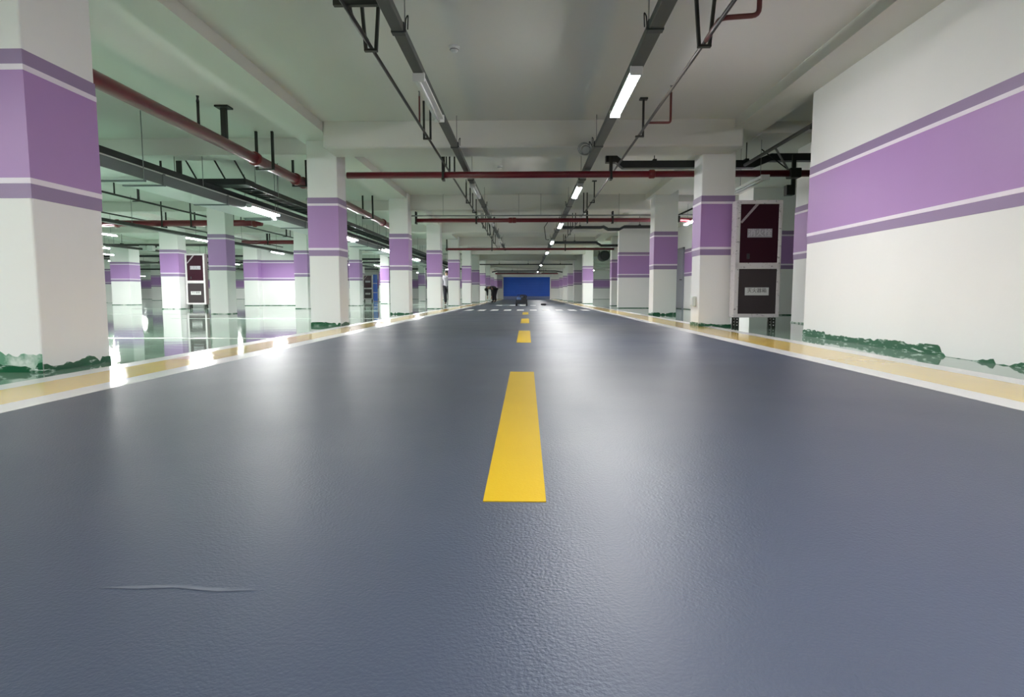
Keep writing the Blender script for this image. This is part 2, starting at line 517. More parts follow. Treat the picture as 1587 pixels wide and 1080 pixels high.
# grey door in the side wall on the right
d = thing('door_2', (5.35, 21.35, 0), 'grey single door in the side wall past the cabinet', 'door', kind='structure')
obj('door_leaf', bevel(box(NB(), 5.315, 5.349, 20.9, 21.8, 0.02, 2.03), 0.004), M['door'], d)
for a, b, c, e in ((20.84, 20.9, 0.0, 2.09), (21.8, 21.86, 0.0, 2.09), (20.84, 21.86, 2.03, 2.09)):
    obj('door_frame', box(NB(), 5.29, 5.349, a, b, c, e), M['door'], d)
bm = tube(NB(), [(5.315, 21.0, 1.0), (5.26, 21.0, 1.0), (5.26, 21.12, 1.0)], 0.012, 8)
obj('door_handle', bm, M['steel'], d)

# ------------------------------------------------------------------ lamps
def lamp_parts(root, lit, w=0.105, L=1.3, far=False, rods=0.0, tubes=1):
    x, y, z = root.location
    bm = prism(NB(), [(x - w / 2, z), (x - w / 2 + 0.012, z + 0.045), (x + w / 2 - 0.012, z + 0.045), (x + w / 2, z)], 'y', y - L / 2, y + L / 2)
    obj('lamp_housing', bm, M['lampw'], root)
    for s in (-1, 1):
        bm = box(NB(), x - w / 2 - 0.003, x + w / 2 + 0.003, y + s * (L / 2) - 0.014, y + s * (L / 2) + 0.014, z - 0.028, z + 0.05)
        obj('end_cap', bevel(bm, 0.004), M['lampw'], root)
    if lit:
        prof = [(x + (w / 2 - 0.004) * math.cos(a), z - 0.001 - 0.020 * math.sin(a)) for a in [math.pi * i / 6 for i in range(7)]]
        bm = prism(NB(), prof, 'y', y - L / 2 + 0.015, y + L / 2 - 0.015)
        obj('lamp_diffuser', bm, M['glowfar' if far else 'glow'] if y > 2 or far else M['glownear'], root)
    else:
        for t in range(tubes):
            tx = x + (t - (tubes - 1) / 2) * 0.045
            bm = tube(NB(), [(tx, y - L / 2 + 0.015, z - 0.018), (tx, y + L / 2 - 0.015, z - 0.018)], 0.013, 10)
            obj('lamp_tube', bm, M['tubeoff'], root)
    if rods:
        for s in (-1, 1):
            obj('hanging_rod', tube(NB(), [(x, y + s * L * 0.35, z + 0.04), (x, y + s * L * 0.35, SLAB)], 0.004, 6), M['cable'], root)

def lamps(name, x, z, ys, labels, lit, group, **kw):
    first = None
    for y, lb in zip(ys, labels):
        if first is None:
            first = thing(name, (x, y, z), lb, 'lamp', group)
            lamp_parts(first, lit, **kw)
        else:
            dup(first, (x, y, z), lb)

ys = [6.22 + 5.65 * k for k in range(5)] + [41.0, 53.0]
lamps('ceiling_lamp', 0.965, 2.455, ys,
      ['lit tube lamp under the right cable tray, nearest and largest'] +
      ['lit tube lamp under the right cable tray, %s from the camera' % ORD[k] for k in range(1, 7)], True, 'lit lamps along the right tray')
lamps('ceiling_lamp', 0.965, 2.455, [0.55, -5.1, -10.75, -16.4],  # the ones behind the camera are added to light the column fronts
      ['lit tube lamp on the right tray just overhead, out of frame'] + ['added fill lamp on the right tray behind the camera, %s back' % ORD[k] for k in range(3)], True, 'lit lamps along the right tray')
lamps('ceiling_lamp', -0.985, 2.455, [-5.1, -10.75, -16.4],  # unseen lit lamps added to brighten faces turned towards the camera
      ['added fill lamp on the left tray behind the camera, %s back' % ORD[k] for k in range(3)], True, 'added fill lamps along the left tray, behind the camera')
lamps('ceiling_lamp', -5.232, 2.155, [0.85, -4.8, -10.4],  # out-of-frame duct lamps added as fill from the camera side
      ['added duct lamp level with the camera, out of frame', 'added duct lamp behind the camera, nearer', 'added duct lamp behind the camera, farther'], True, 'lit lamps along the left duct', far=True)
lamps('unlit_lamp', -0.985, 2.455, [6.34, 11.85, 16.9, 22.8],
      ['switched-off tube lamp under the left cable tray, nearest and largest'] +
      ['switched-off tube lamp under the left cable tray, %s from the camera' % ORD[k] for k in range(1, 4)], False, 'unlit lamps along the left tray')
lamps('ceiling_lamp', -5.232, 2.155, [6.5, 12.15, 18.1, 23.0, 29.0, 40.6, 50.0],
      ['lit lamp on the duct front, hidden behind the big near column', 'lit tube lamp on the duct front, left of the second column'] +
      ['lit tube lamp on the duct front, %s deeper past the second column' % ORD[k] for k in range(5)], True, 'lit lamps along the left duct', far=True)
lamps('ceiling_lamp', -10.1, 2.178, [6.5, 12.1, 18.5, 24.5, 34.0],
      ['lit bay lamp hidden behind the near column, closer one', 'lit bay lamp hidden behind the near column, deeper one',
       'long lit lamp hung left of the middle-row column', 'lit lamp above the white partition wall', 'small lit lamp above the far bright wall piece'],
      True, 'lit lamps hung in the left bay', far=True)
far = [(-15.5, 21.7, 'lit lamp at the edge of the near column, lower one'), (-11.95, 16.9, 'lit lamp at the edge of the near column, upper one'),
       (-21.3, 31.2, 'lit lamp above the wide far column'), (-27.0, 38.5, 'tiny lit lamp left of the wide far column'),
       (-26.5, 44.2, 'tiny lit lamp right of the wide far column'), (-16.5, 34.0, 'lit lamp deep in the left bay, before the pale wall'),
       (-18.5, 10.0, 'added lamp outside the frame at far left, front'), (-20.0, 44.0, 'tiny lit lamp near the third row, far off'),
       (-13.5, 44.0, 'tiny lit lamp behind the bright wall piece'), (-20.0, 55.0, 'lit lamp close to the far back wall'),
       (-34.0, 52.0, 'lit lamp in the far left corner'),
       (-15.5, 30.0, 'lit lamp right of the wide far column, under the cross tray'), (-15.5, 9.5, 'added lamp outside the frame at left, middle'),  # bay lamps outside the frame are added to brighten this side
       (-21.3, 21.5, 'added lamp outside the frame at far left, deeper'), (-27.0, 30.0, 'lit lamp behind the wide far column, left'),
       (-17.9, 25.4, 'lit lamp at the near column edge, in front of the wide far column'), (-36.0, 56.0, 'lit lamp near the pale far wall, first'),
       (-42.0, 50.0, 'lit lamp near the pale far wall, second'), (-29.0, 57.5, 'lit lamp near the pale far wall, third'), (-38.0, 42.0, 'lit lamp outside the near column edge, far away'),
       (-8.6, 31.0, 'lit lamp behind the partition wall'), (-8.6, 48.0, 'lit lamp behind the bright wall piece, deep'),
       (-5.3, 57.0, 'lit lamp left of the blue shutter'), (-8.9, 36.0, 'lit lamp in front of the bright wall piece')]
for x, y, lb in far:
    r = thing('ceiling_lamp', (x, y, 2.2), lb, 'lamp', 'lit lamps hung in the left bay')
    lamp_parts(r, True, far=True, rods=0.5)
r = thing('ceiling_lamp', (4.25, 15.9, 2.36), 'lit lamp glowing at the left edge of the cabinet column', 'lamp', 'lamps in the right bay')
lamp_parts(r, True, rods=0.6)
r = thing('unlit_lamp', (3.70, 10.35, 2.30), 'switched-off twin-tube lamp above the right fire cabinet', 'lamp', 'lamps in the right bay')
lamp_parts(r, False, w=0.13, rods=0.5, tubes=2)
for _x, _y, _l in ((5.0, 46.0, 'added fill lamp deep in the right bay, hidden'), (5.0, 57.0, 'added fill lamp right of the blue shutter'), (4.65, 29.3, 'added fill lamp hidden in the right bay past the passage')):  # unseen lamps added to lift the right bay and the far end
    r = thing('ceiling_lamp', (_x, _y, 2.3), _l, 'lamp', 'lamps in the right bay')
    lamp_parts(r, True, far=True, rods=0.5)
r = thing('ceiling_lamp', (5.2, 30.0, 2.3), 'added fill lamp hidden in the far right passage', 'lamp', 'lamps in the right bay')  # added fill, kept out of sight behind the short wall
lamp_parts(r, True, rods=0.5)

# ------------------------------------------------------------------ lane cable trays
def lane_tray(x0, x1, label, y1, ends):
    xm = (x0 + x1) / 2
    t = thing('cable_tray', (xm, 5.0, 2.5), label, 'cable tray')
    edges = [-19.0] + ends + [y1]
    for a, b in zip(edges[:-1], edges[1:]):
        obj('tray_trunk', bevel(box(NB(), x0, x1, a + 0.004, b - 0.004, 2.5, 2.565), 0.004), M['tray'], t)
    for a in ends:
        obj('tray_coupling', bevel(box(NB(), x0 - 0.006, x1 + 0.006, a - 0.05, a + 0.02, 2.492, 2.571), 0.003), M['tray2'], t)
        s = 1 if xm < 0 else -1
        e = x1 if xm < 0 else x0
        bm = tube(NB(), bend([(e + s * 0.01, a - 0.03, 2.50), (e + s * 0.016, a - 0.03, 2.60), (e + s * 0.035, a - 0.03, 2.63), (e + s * 0.03, a - 0.03, 2.52)], 0.02), 0.005, 6)
        obj('earth_wire', bm, M['steel'], t)
        obj('hanger_rod', tube(NB(), [(xm, a + 0.25, 2.56), (xm, a + 0.25, SLAB if abs(((a + 0.25 - 9.0) % 5.65)) > 0.7 else LANE_BEAM)], 0.005, 6), M['cable'], t)
    return t
ends = [-13, -8.5, -3.9, -0.9, 1.95, 4.85, 8.5, 10.9, 14.2, 17.0, 19.9, 22.7, 25.5]
lane_tray(-1.035, -0.945, 'grey cable tray running along the lane ceiling, left', 28.2, ends)
lane_tray(0.92, 1.03, 'grey cable tray running along the lane ceiling, right, with lit lamps', 60.0, ends + [28.4, 34.0, 39.7, 45.3, 51.0])

# ------------------------------------------------------------------ thin sprinkler pipes with hangers
def hanger(root, x, y, zb, w=0.10, top=SLAB, flare=0.0, m='steel', one=False, t=0.012):
    """U bracket round a pipe: two flats up to the slab and a foot"""
    for s in ((-1, 1) if not one else (1,)):
        bm = NB()
        a = Vector((x + s * w / 2, y, zb))
        b = Vector((x + s * (w / 2 + flare), y, top))
        prism_pts = [(a.x - t, a.z), (a.x + t, a.z), (b.x + t, b.z), (b.x - t, b.z)]
        prism(bm, prism_pts, 'y', y - 0.018, y + 0.018)
        obj('hanger_strap', bm, M[m], root)
    obj('hanger_foot', box(NB(), x - w / 2 - t, x + w / 2 + t, y - 0.02, y + 0.02, zb - 0.018, zb), M[m], root)
    if one:
        obj('hanger_plate', box(NB(), x + w / 2 - 0.05, x + w / 2 + 0.05, y - 0.04, y + 0.04, top - 0.02, top), M[m], root)

def topz(y):
    for b in TB:
        if b - 0.03 < y < b + 0.63: return LANE_BEAM
    return SLAB

ZP = 2.55
t = thing('sprinkler_pipe', (-1.30, 5, ZP), 'thin brown sprinkler pipe left of the left cable tray', 'pipe')
obj('pipe', tube(NB(), [(-1.30, -19, ZP), (-1.30, 28.5, ZP)], 0.0155, 8), M['thin'], t)
for i, y in enumerate((5.22, 8.1, 10.75, 13.7, 15.3, 18.8, 21.0, 24.5, 27.8)):
    hanger(t, -1.30, y, ZP - 0.018, 0.085, topz(y), flare=0.035 if i == 0 else 0.0)
for y in (7.53, 10.0, 13.2, 17.6, 20.3):
    obj('sprinkler_riser', tube(NB(), [(-1.30, y, ZP), (-1.30, y, topz(y) - 0.12)], 0.011, 8), M['redbrown' if y < 9 else 'steel'], t)
    obj('sprinkler_head', tube(NB(), [(-1.30, y, topz(y) - 0.12), (-1.30, y, topz(y) - 0.07), (-1.30, y, topz(y) - 0.065), (-1.30, y, topz(y) - 0.06)], [0.012, 0.008, 0.016, 0.016], 8), M['cable'], t)
bm = tube(NB(), bend([(-1.30, 5.1, ZP), (-1.34, 4.75, ZP + 0.06), (-1.34, 4.72, SLAB - 0.06)], 0.06), 0.019, 8)
obj('branch_elbow', bm, M['thin'], t)
obj('hanger_bar', box(NB(), -1.39, -1.06, 4.50, 4.54, 2.56, 2.60), M['steel'], t)

t = thing('sprinkler_pipe', (1.45, 5, ZP), 'thin brown sprinkler pipe right of the right cable tray', 'pipe')
obj('pipe', tube(NB(), [(1.45, -19, ZP), (1.45, 23.9, ZP)], 0.0155, 8), M['thin'], t)
for i, y in enumerate((5.2, 8.05, 13.7, 15.3, 18.9, 21.0, 23.5)):
    hanger(t, 1.45, y, ZP - 0.018, 0.085, topz(y), flare=0.04 if i == 0 else 0.0, one=(i in (1, 2)))
bm = tube(NB(), bend([(1.45, 5.15, ZP), (1.45, 4.78, ZP + 0.012), (1.72, 4.74, ZP + 0.012), (1.72, 4.74, SLAB - 0.06)], 0.05), 0.019, 10)
obj('branch_pipe', bm, M['redbrown'], t)
bm = tube(NB(), bend([(1.45, 7.52, ZP), (1.72, 7.52, ZP), (1.72, 7.52, SLAB - 0.1)], 0.03), 0.014, 10)
obj('branch_pipe', bm, M['redbrown'], t)
for y in (7.52, 4.74):
    obj('sprinkler_head', tube(NB(), [(1.72, y, SLAB - 0.1), (1.72, y, SLAB - 0.03), (1.72, y, SLAB - 0.026), (1.72, y, SLAB - 0.02)], [0.010, 0.007, 0.016, 0.016], 8), M['cable'], t)

# ------------------------------------------------------------------ red fire pipes
def red_pipe(label, pts, r=0.055, couplings=(), hangers=(), m='red', loc=None, brad=0.1):
    t = thing('fire_pipe', loc or pts[0], label, 'pipe')
    obj('pipe', tube(NB(), bend(pts, brad) if len(pts) > 2 else pts, r, 14), M[m], t)
    for (p, ax) in couplings:
        d = Vector({'x': (1, 0, 0), 'y': (0, 1, 0), 'z': (0, 0, 1)}[ax])
        p = Vector(p)
        obj('coupling', tube(NB(), [p - d * 0.05, p - d * 0.035, p + d * 0.035, p + d * 0.05], [r * 1.1, r * 1.32, r * 1.32, r * 1.1], 14), M['coupl'], t)
    for (x, y, z, ax, w, top) in hangers:
        if ax == 'y':      # pipe runs along y: straps either side in x
            hanger(t, x, y, z - r, w, top, t=0.018)
        else:
            for s in (-1, 1):
                obj('hanger_strap', box(NB(), x - 0.018, x + 0.018, y + s * (r + 0.012) - 0.008, y + s * (r + 0.012) + 0.008, z - r - 0.02, top), M['steel'], t)
            obj('hanger_foot', box(NB(), x - 0.022, x + 0.022, y - r - 0.03, y + r + 0.03, z - r - 0.035, z - r - 0.005), M['steel'], t)
    return t
ZR = 2.435
red_pipe('nearest red fire pipe crossing the lane overhead between the columns', [(-2.94, 10.06, ZR), (5.0, 10.06, ZR)], 0.053,
         couplings=[((2.02, 10.06, ZR), 'x')], hangers=[(-1.36, 10.06, ZR, 'x', 0.12, SLAB), (1.36, 10.06, ZR, 'x', 0.12, SLAB)])
red_pipe('second red fire pipe crossing the lane overhead, with clamps', [(-2.88, 15.85, 2.40), (4.6, 15.85, 2.40)], 0.053,
         couplings=[((-0.42, 15.85, 2.40), 'x'), ((-0.32, 15.85, 2.40), 'x')],
         hangers=[(-2.86, 15.85, 2.40, 'x', 0.12, LANE_BEAM), (1.55, 15.85, 2.40, 'x', 0.12, LANE_BEAM), (2.2, 15.85, 2.4, 'x', .12, LANE_BEAM), (-1.3, 15.85, 2.4, 'x', .12, LANE_BEAM)])
red_pipe('third red fire pipe crossing the lane overhead, thin with distance', [(-3.5, 26.4, 2.44), (3.75, 26.4, 2.44)], 0.05,
         hangers=[(-3.45, 26.4, 2.44, 'x', 0.1, SOFF), (1.66, 26.4, 2.44, 'x', .1, SLAB), (-1.5, 26.4, 2.44, 'x', .1, SLAB)])
red_pipe('farthest red pipe crossing just before the blue shutter', [(-2.9, 56.5, 2.42), (2.9, 56.5, 2.42)], 0.07)
RX, RZ = -4.05, 2.51
red_pipe('large dark red fire pipe running behind the left columns', [(RX, -12.0, RZ), (RX, 21.0, RZ)], 0.078,
         couplings=[((RX, y, RZ), 'y') for y in (9.15, 10.75, 11.1, 12.6, 17.2)],
         hangers=[(RX, 9.5, RZ, 'y', 0.25, SLAB), (RX, 10.95, RZ, 'y', 0.24, SLAB), (RX, 15.6, RZ, 'y', 0.25, SLAB), (RX, 19.4, RZ, 'y', 0.25, SLAB)])
red_pipe('red fire pipe crossing the left bay behind the thin pipes', [(-17.0, 16.55, 2.43), (-7.85, 16.55, 2.43), (-7.2, 16.55, 2.43)], 0.085,
         couplings=[((-11.2, 16.55, 2.43), 'x'), ((-7.4, 16.55, 2.43), 'x')],
         hangers=[(-9.1, 16.55, 2.43, 'x', 0.1, BAY_BEAM), (-9.9, 16.55, 2.43, 'x', 0.1, SLAB)])
red_pipe('deeper red fire pipe crossing the left bay by the partition', [(-10.6, 22.6, 2.43), (-7.75, 22.6, 2.43)], 0.075,
         hangers=[(-9.6, 22.6, 2.43, 'x', .1, SLAB)])

# upright drop from pipe two down to the pipe behind the columns, and small hangers beside the near red pipe
t = thing('pipe_post', (RX, 8.25, 2.59), 'dark post with plate standing over the big red pipe', 'bracket')
obj('post', box(NB(), RX - 0.035, RX + 0.035, 8.22, 8.28, RZ + 0.06, SLAB - 0.025), M['steel'], t)
obj('post_plate', box(NB(), RX - 0.09, RX + 0.09, 8.17, 8.33, SLAB - 0.026, SLAB - 0.004), M['steel'], t)
t = thing('sprinkler_riser', (RX, 7.6, 2.59), 'short dark sprinkler riser above the big red pipe', 'pipe')
obj('riser', tube(NB(), [(RX, 7.6, RZ + 0.07), (RX, 7.6, 2.86)], 0.018, 8), M['steel'], t)
obj('sprinkler_head', tube(NB(), [(RX, 7.6, 2.86), (RX, 7.6, 2.9), (RX, 7.6, 2.93)], [0.022, 0.012, 0.02], 8), M['steel'], t)

# ------------------------------------------------------------------ cross trays on the right
def path_tray(label, pts, w, h, m='tray2', hang=()):
    """flat tray along x following (x, z) points at depth y, stepped where it changes level"""
    y = pts[0][1]
    t = thing('cable_tray', pts[0], label, 'cable tray')
    for (a, b) in zip(pts[:-1], pts[1:]):
        bm = NB()
        prism(bm, [(a[0], a[2]), (b[0], b[2]), (b[0], b[2] + h), (a[0], a[2] + h)], 'y', a[1], a[1] + w)
        obj('tray_trunk', bm, M[m], t)
    for (x, top) in hang:
        zz = None
        for (a, b) in zip(pts[:-1], pts[1:]):
            if a[0] <= x <= b[0]:
                zz = a[2] + (b[2] - a[2]) * (x - a[0]) / max(1e-6, b[0] - a[0]) + h
        obj('hanger_rod', tube(NB(), [(x, y + w / 2, (zz or pts[0][2]) - 0.01), (x, y + w / 2, top)], 0.008, 6), M['steel'], t)
        obj('rod_nut', box(NB(), x - 0.03, x + 0.03, y + 0.02, y + w - 0.02, (zz or pts[0][2]), (zz or pts[0][2]) + 0.03), M['steel'], t)
    return t
path_tray('dark flat cable tray crossing from the right tray to the cabinet column',
          [(1.30, 10.2, 2.66), (1.46, 10.2, 2.66), (1.58, 10.2, 2.565), (3.72, 10.2, 2.565), (3.98, 10.2, 2.67), (5.2, 10.2, 2.67)], 0.14, 0.115, hang=((2.1, SLAB), (3.6, SLAB)))
path_tray('dark cable tray crossing to the short banded wall, nearer of two',
          [(1.15, 19.6, 2.58), (2.35, 19.6, 2.58), (2.45, 19.6, 2.60), (2.6, 19.6, 2.52), (2.95, 19.6, 2.52), (3.1, 19.6, 2.60), (4.4, 19.6, 2.60)], 0.18, 0.085, hang=((1.7, SLAB), (3.6, SLAB)))
path_tray('dark cable tray crossing beyond the short banded wall, farther of two',
          [(1.1, 24.3, 2.50), (2.75, 24.3, 2.50), (2.95, 24.3, 2.38), (4.4, 24.3, 2.38)], 0.18, 0.09, hang=((1.9, SLAB), (3.7, SLAB)))
# far end cross pipes and trays
path_tray('dark cross tray far down the lane', [(-4.0, 40.0, 2.42), (3.0, 40.0, 2.42)], 0.2, 0.06, hang=((-1.8, SLAB), (0.1, SLAB), (2.2, SLAB)))
path_tray('dark cross tray with bent ends before the shutter', [(-2.9, 51.0, 2.30), (-2.5, 51.0, 2.39), (2.4, 51.0, 2.39), (3.0, 51.0, 2.30)], 0.2, 0.09, hang=((-1.2, SLAB), (1.6, SLAB)))
path_tray('lower dark cross tray close to the shutter', [(-2.6, 54.0, 2.36), (2.7, 54.0, 2.36)], 0.2, 0.07, hang=((-0.8, SLAB), (1.5, SLAB)))
# thin double conduit crossing over the second red pipe
t = thing('conduit', (-2.9, 15.5, 2.6), 'thin grey conduit crossing the lane above the second red pipe', 'pipe')
obj('conduit_tube', tube(NB(), [(-2.9, 15.4, 2.455), (4.3, 15.4, 2.455)], 0.010, 6), M['cable'], t)
obj('conduit_tube', tube(NB(), [(-2.9, 15.46, 2.478), (4.3, 15.46, 2.478)], 0.010, 6), M['cable'], t)
for x in (-2.1, -0.2, 0.35, 2.3):
    obj('hanger_rod', tube(NB(), [(x, 15.43, 2.46), (x, 15.43, SLAB)], 0.005, 6), M['cable'], t)
t = thing('hanger_loop', (0.62, 21.0, 2.55), 'dark square hanging loop beside the third lit lamp', 'bracket')
obj('loop_frame', tube(NB(), [(0.75, 21.0, SLAB), (0.60, 21.0, 2.78), (0.66, 21.0, 2.36), (0.76, 21.0, 2.36)], 0.014, 6), M['steel'], t)
t = thing('hanger_loop', (-0.9, 19.9, 2.5), 'dark hanging loop under the left tray, far along', 'bracket')
obj('loop_frame', tube(NB(), [(-1.25, 19.9, SLAB), (-1.18, 19.9, 2.42), (-1.08, 19.9, 2.42), (-1.04, 19.9, SLAB)], 0.018, 6), M['steel'], t)

# coil of cable beside the right tray
t = thing('cable_coil', (0.80, 8.85, 2.62), 'loose coil of grey cable hung beside the right tray', 'cable')
for i in range(5):
    obj('cable_loop', torus(NB(), (0.80 + 0.01 * i, 8.72 + 0.03 * i, 2.53 + 0.006 * (i % 3)), 0.085 - 0.006 * i, 0.004, 'y', 20, 6), M['cable'], t)
obj('cable_lead', tube(NB(), bend([(0.88, 8.8, 2.60), (0.88, 8.8, 2.66), (0.94, 8.8, 2.55)], 0.03), 0.006, 6), M['steel'], t)

# ------------------------------------------------------------------ smoke detectors on the slab
for x, y, z, lb in ((-0.738, 6.37, SLAB, 'round white smoke detector on the ceiling, nearest'),
                    (-0.53, 12.1, SLAB, 'round smoke detector on the ceiling above the first red pipe'),
                    (-0.5, 17.9, SLAB, 'small round smoke detector behind the second red pipe')):
    t = thing('smoke_detector', (x, y, z), lb, 'detector', 'smoke detectors along the lane')
    obj('detector_base', tube(NB(), [(x, y, z), (x, y, z - 0.018)], 0.055, 18), M['lampw'], t)
    obj('detector_body', tube(NB(), [(x, y, z - 0.018), (x, y, z - 0.035), (x, y, z - 0.05), (x, y, z - 0.058)], [0.046, 0.044, 0.032, 0.018], 18), M['lampw'], t)
    obj('detector_vent', torus(NB(), (x, y, z - 0.034), 0.042, 0.005, 'z', 18, 6), M['cable'], t)

# ------------------------------------------------------------------ left bay duct and ladder tray
t = thing('air_duct', (-5.6, 12, 2.16), 'flat galvanised air duct running through the left bay', 'duct')
y = -12.0
while y < 44:
    b = min(y + 1.9, 44)
    bm = box(NB(), -5.88, -5.305, y + 0.012, b - 0.012, 2.085, 2.235)
    obj('duct_section', bm, M['galv'], t)
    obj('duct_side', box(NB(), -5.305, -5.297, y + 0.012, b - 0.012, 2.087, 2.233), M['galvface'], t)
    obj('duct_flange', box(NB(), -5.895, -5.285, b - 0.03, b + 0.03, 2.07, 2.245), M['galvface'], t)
    y = b
obj('duct_edge_trim', box(NB(), -5.31, -5.288, -12, 44, 2.236, 2.25), M['lampw'], t)
for k in range(9):
    yy = 4.0 + k * 4.4
    for x in (-5.91, -5.275):
        obj('hanger_rod', tube(NB(), [(x, yy, 2.06), (x, yy, SLAB)], 0.006, 6), M['cable'], t)
    obj('hanger_channel', box(NB(), -5.93, -5.255, yy - 0.02, yy + 0.02, 2.045, 2.07), M['galvface'], t)

def ladder(label, x0, x1, y0, y1, z, h, rungs=True):
    t = thing('ladder_tray', ((x0 + x1) / 2, y0, z), label, 'cable tray')
    for x in (x0, x1):
        obj('side_rail', box(NB(), x - 0.012, x + 0.012, y0, y1, z, z + h), M['tray2'], t)
    n = int((y1 - y0) / 0.45)
    for k in range(n):
        yy = y0 + 0.2 + k * 0.45
        obj('rung', box(NB(), x0, x1, yy - 0.02, yy + 0.02, z, z + 0.02), M['tray2'], t)
    for (cx, r) in ((0.3, 0.022), (0.45, 0.016), (0.62, 0.026), (0.78, 0.016)):
        xx = x0 + (x1 - x0) * cx
        obj('cable', tube(NB(), [(xx, y0, z + 0.02 + r), (xx, y1, z + 0.02 + r)], r, 8), M['rubber'], t)
    for k in range(int((y1 - y0) / 3.0)):
        yy = y0 + 1.0 + k * 3.0
        for x in (x0 - 0.02, x1 + 0.02):
            obj('hanger_rod', tube(NB(), [(x, yy, z), (x, yy, SLAB)], 0.006, 6), M['cable'], t)
    return t
ladder('dark cable ladder lying just above the flat air duct', -5.74, -5.32, -6, 44, 2.262, 0.085)
ladder('dark cable ladder hung higher behind the air duct', -5.20, -4.80, 10.77, 40, 2.36, 0.09)
t = thing('cable_tray', (-5.3, 10.55, 2.4), 'short dark cross tray hung above the air duct', 'cable tray')
obj('tray_trunk', box(NB(), -5.75, -4.78, 10.40, 10.75, 2.36, 2.46), M['tray2'], t)
for x in (-5.7, -5.2, -4.85):
    obj('brace_rod', tube(NB(), [(x, 10.6, 2.44), (x - 0.3, 10.6, SLAB - 0.02)], 0.014, 6), M['steel'], t)
for k, (x, y, lb) in enumerate(((-6.2, 10.9, 'dark stub post with plate above the duct, left of the lamp'), (-6.5, 10.85, 'thin dark riser above the duct, left of the stub post'))):
    t = thing('pipe_post', (x, y, 2.5), lb, 'bracket')
    if k == 0:
        obj('post', box(NB(), x - 0.035, x + 0.035, y - 0.035, y + 0.035, 2.36, SLAB - 0.02), M['steel'], t)
        obj('post_plate', box(NB(), x - 0.09, x + 0.09, y - 0.09, y + 0.09, SLAB - 0.025, SLAB - 0.005), M['steel'], t)
    else:
        obj('post', tube(NB(), [(x, y, 2.40), (x, y, SLAB - 0.1), (x, y, SLAB - 0.05)], [0.02, 0.02, 0.008], 8), M['steel'], t)

# thin pipes of the left bay
def bay_pipe(label, x, y0, y1, z, r, hang, m='steel', risers=()):
    t = thing('sprinkler_pipe', (x, y0, z), label, 'pipe')
    obj('pipe', tube(NB(), [(x, y0, z), (x, y1, z)], r, 8), M[m], t)
    for y in hang:
        hanger(t, x, y, z - r, 0.11, SLAB, one=True, t=0.02)
    for y in risers:
        obj('sprinkler_riser', tube(NB(), [(x, y, z), (x, y, z + 0.32), (x, y, z + 0.36)], [0.016, 0.016, 0.006], 8), M['steel'], t)
bay_pipe('thin dark pipe slanting below the air duct, left bay', -8.55, -4, 30, 2.56, 0.022, (13.3, 17.6, 21.5, 26.0), risers=(12.6, 15.45, 18.2, 22.0))
bay_pipe('thin dark pipe above the second lamp row, left bay', -10.75, -4, 27, 2.57, 0.02, (20.5, 25.0), risers=(14.3,))
def bay_tray(label, x, y0, y1, z, m='tray', w=0.12):
    t = thing('cable_tray', (x, y0, z), label, 'cable tray')
    yy = y0
    while yy < y1:
        b = min(yy + 3.0, y1)
        obj('tray_trunk', box(NB(), x - w / 2, x + w / 2, yy + 0.004, b - 0.004, z, z + 0.08), M[m], t)
        obj('hanger_rod', tube(NB(), [(x, (yy + b) / 2, z + 0.07), (x, (yy + b) / 2, SLAB)], 0.006, 6), M['cable'], t)
        yy = b
bay_tray('grey cable tray holding the hung lamps of the left bay', -10.1, 2, 40, 2.225, w=0.16)
bay_tray('grey cable tray in the deep left bay, before the partition', -15.4, 6, 45, 2.26)
bay_tray('grey cable tray over the far left floor', -21.3, 14, 55, 2.26, w=0.2)
path_tray('dark tray across the deep left bay with clutter', [(-24, 30.0, 2.35), (-8.3, 30.0, 2.35)], 0.25, 0.09, hang=((-20, SLAB), (-16, SLAB), (-12, SLAB)))
path_tray('lower dark tray across the deep left bay', [(-30, 36.0, 2.33), (-8.3, 36.0, 2.33)], 0.25, 0.1, hang=((-22, SLAB), (-14, SLAB)))
path_tray('farthest dark tray across the left bay', [(-34, 46.0, 2.36), (-4.2, 46.0, 2.36)], 0.25, 0.1, hang=((-22, SLAB), (-14, SLAB)))
path_tray('dark beam-like tray over the far fire cabinet', [(-12.5, 33.0, 2.35), (-5.3, 33.0, 2.35)], 0.15, 0.1, hang=((-9, SLAB), (-6.2, SLAB)))
path_tray('grey tray crossing high behind the wide far column', [(-24, 24.5, 2.45), (-12.6, 24.5, 2.45)], 0.2, 0.09, m='tray', hang=((-20, SLAB), (-16.5, SLAB), (-14, SLAB)))
t = thing('floodlight', (-15.2, 24.2, 2.3), 'small white twin floodlight under a grey cross tray', 'lamp')
for s in (0, 1):
    bm = bevel(box(NB(), -15.5 + s * 0.32, -15.25 + s * 0.32, 24.1, 24.3, 2.24, 2.44), 0.02)
    obj('lamp_head', bm, M['lampw'], t)
obj('mount', box(NB(), -15.45, -15.0, 24.3, 24.5, 2.38, 2.45), M['tray'], t)

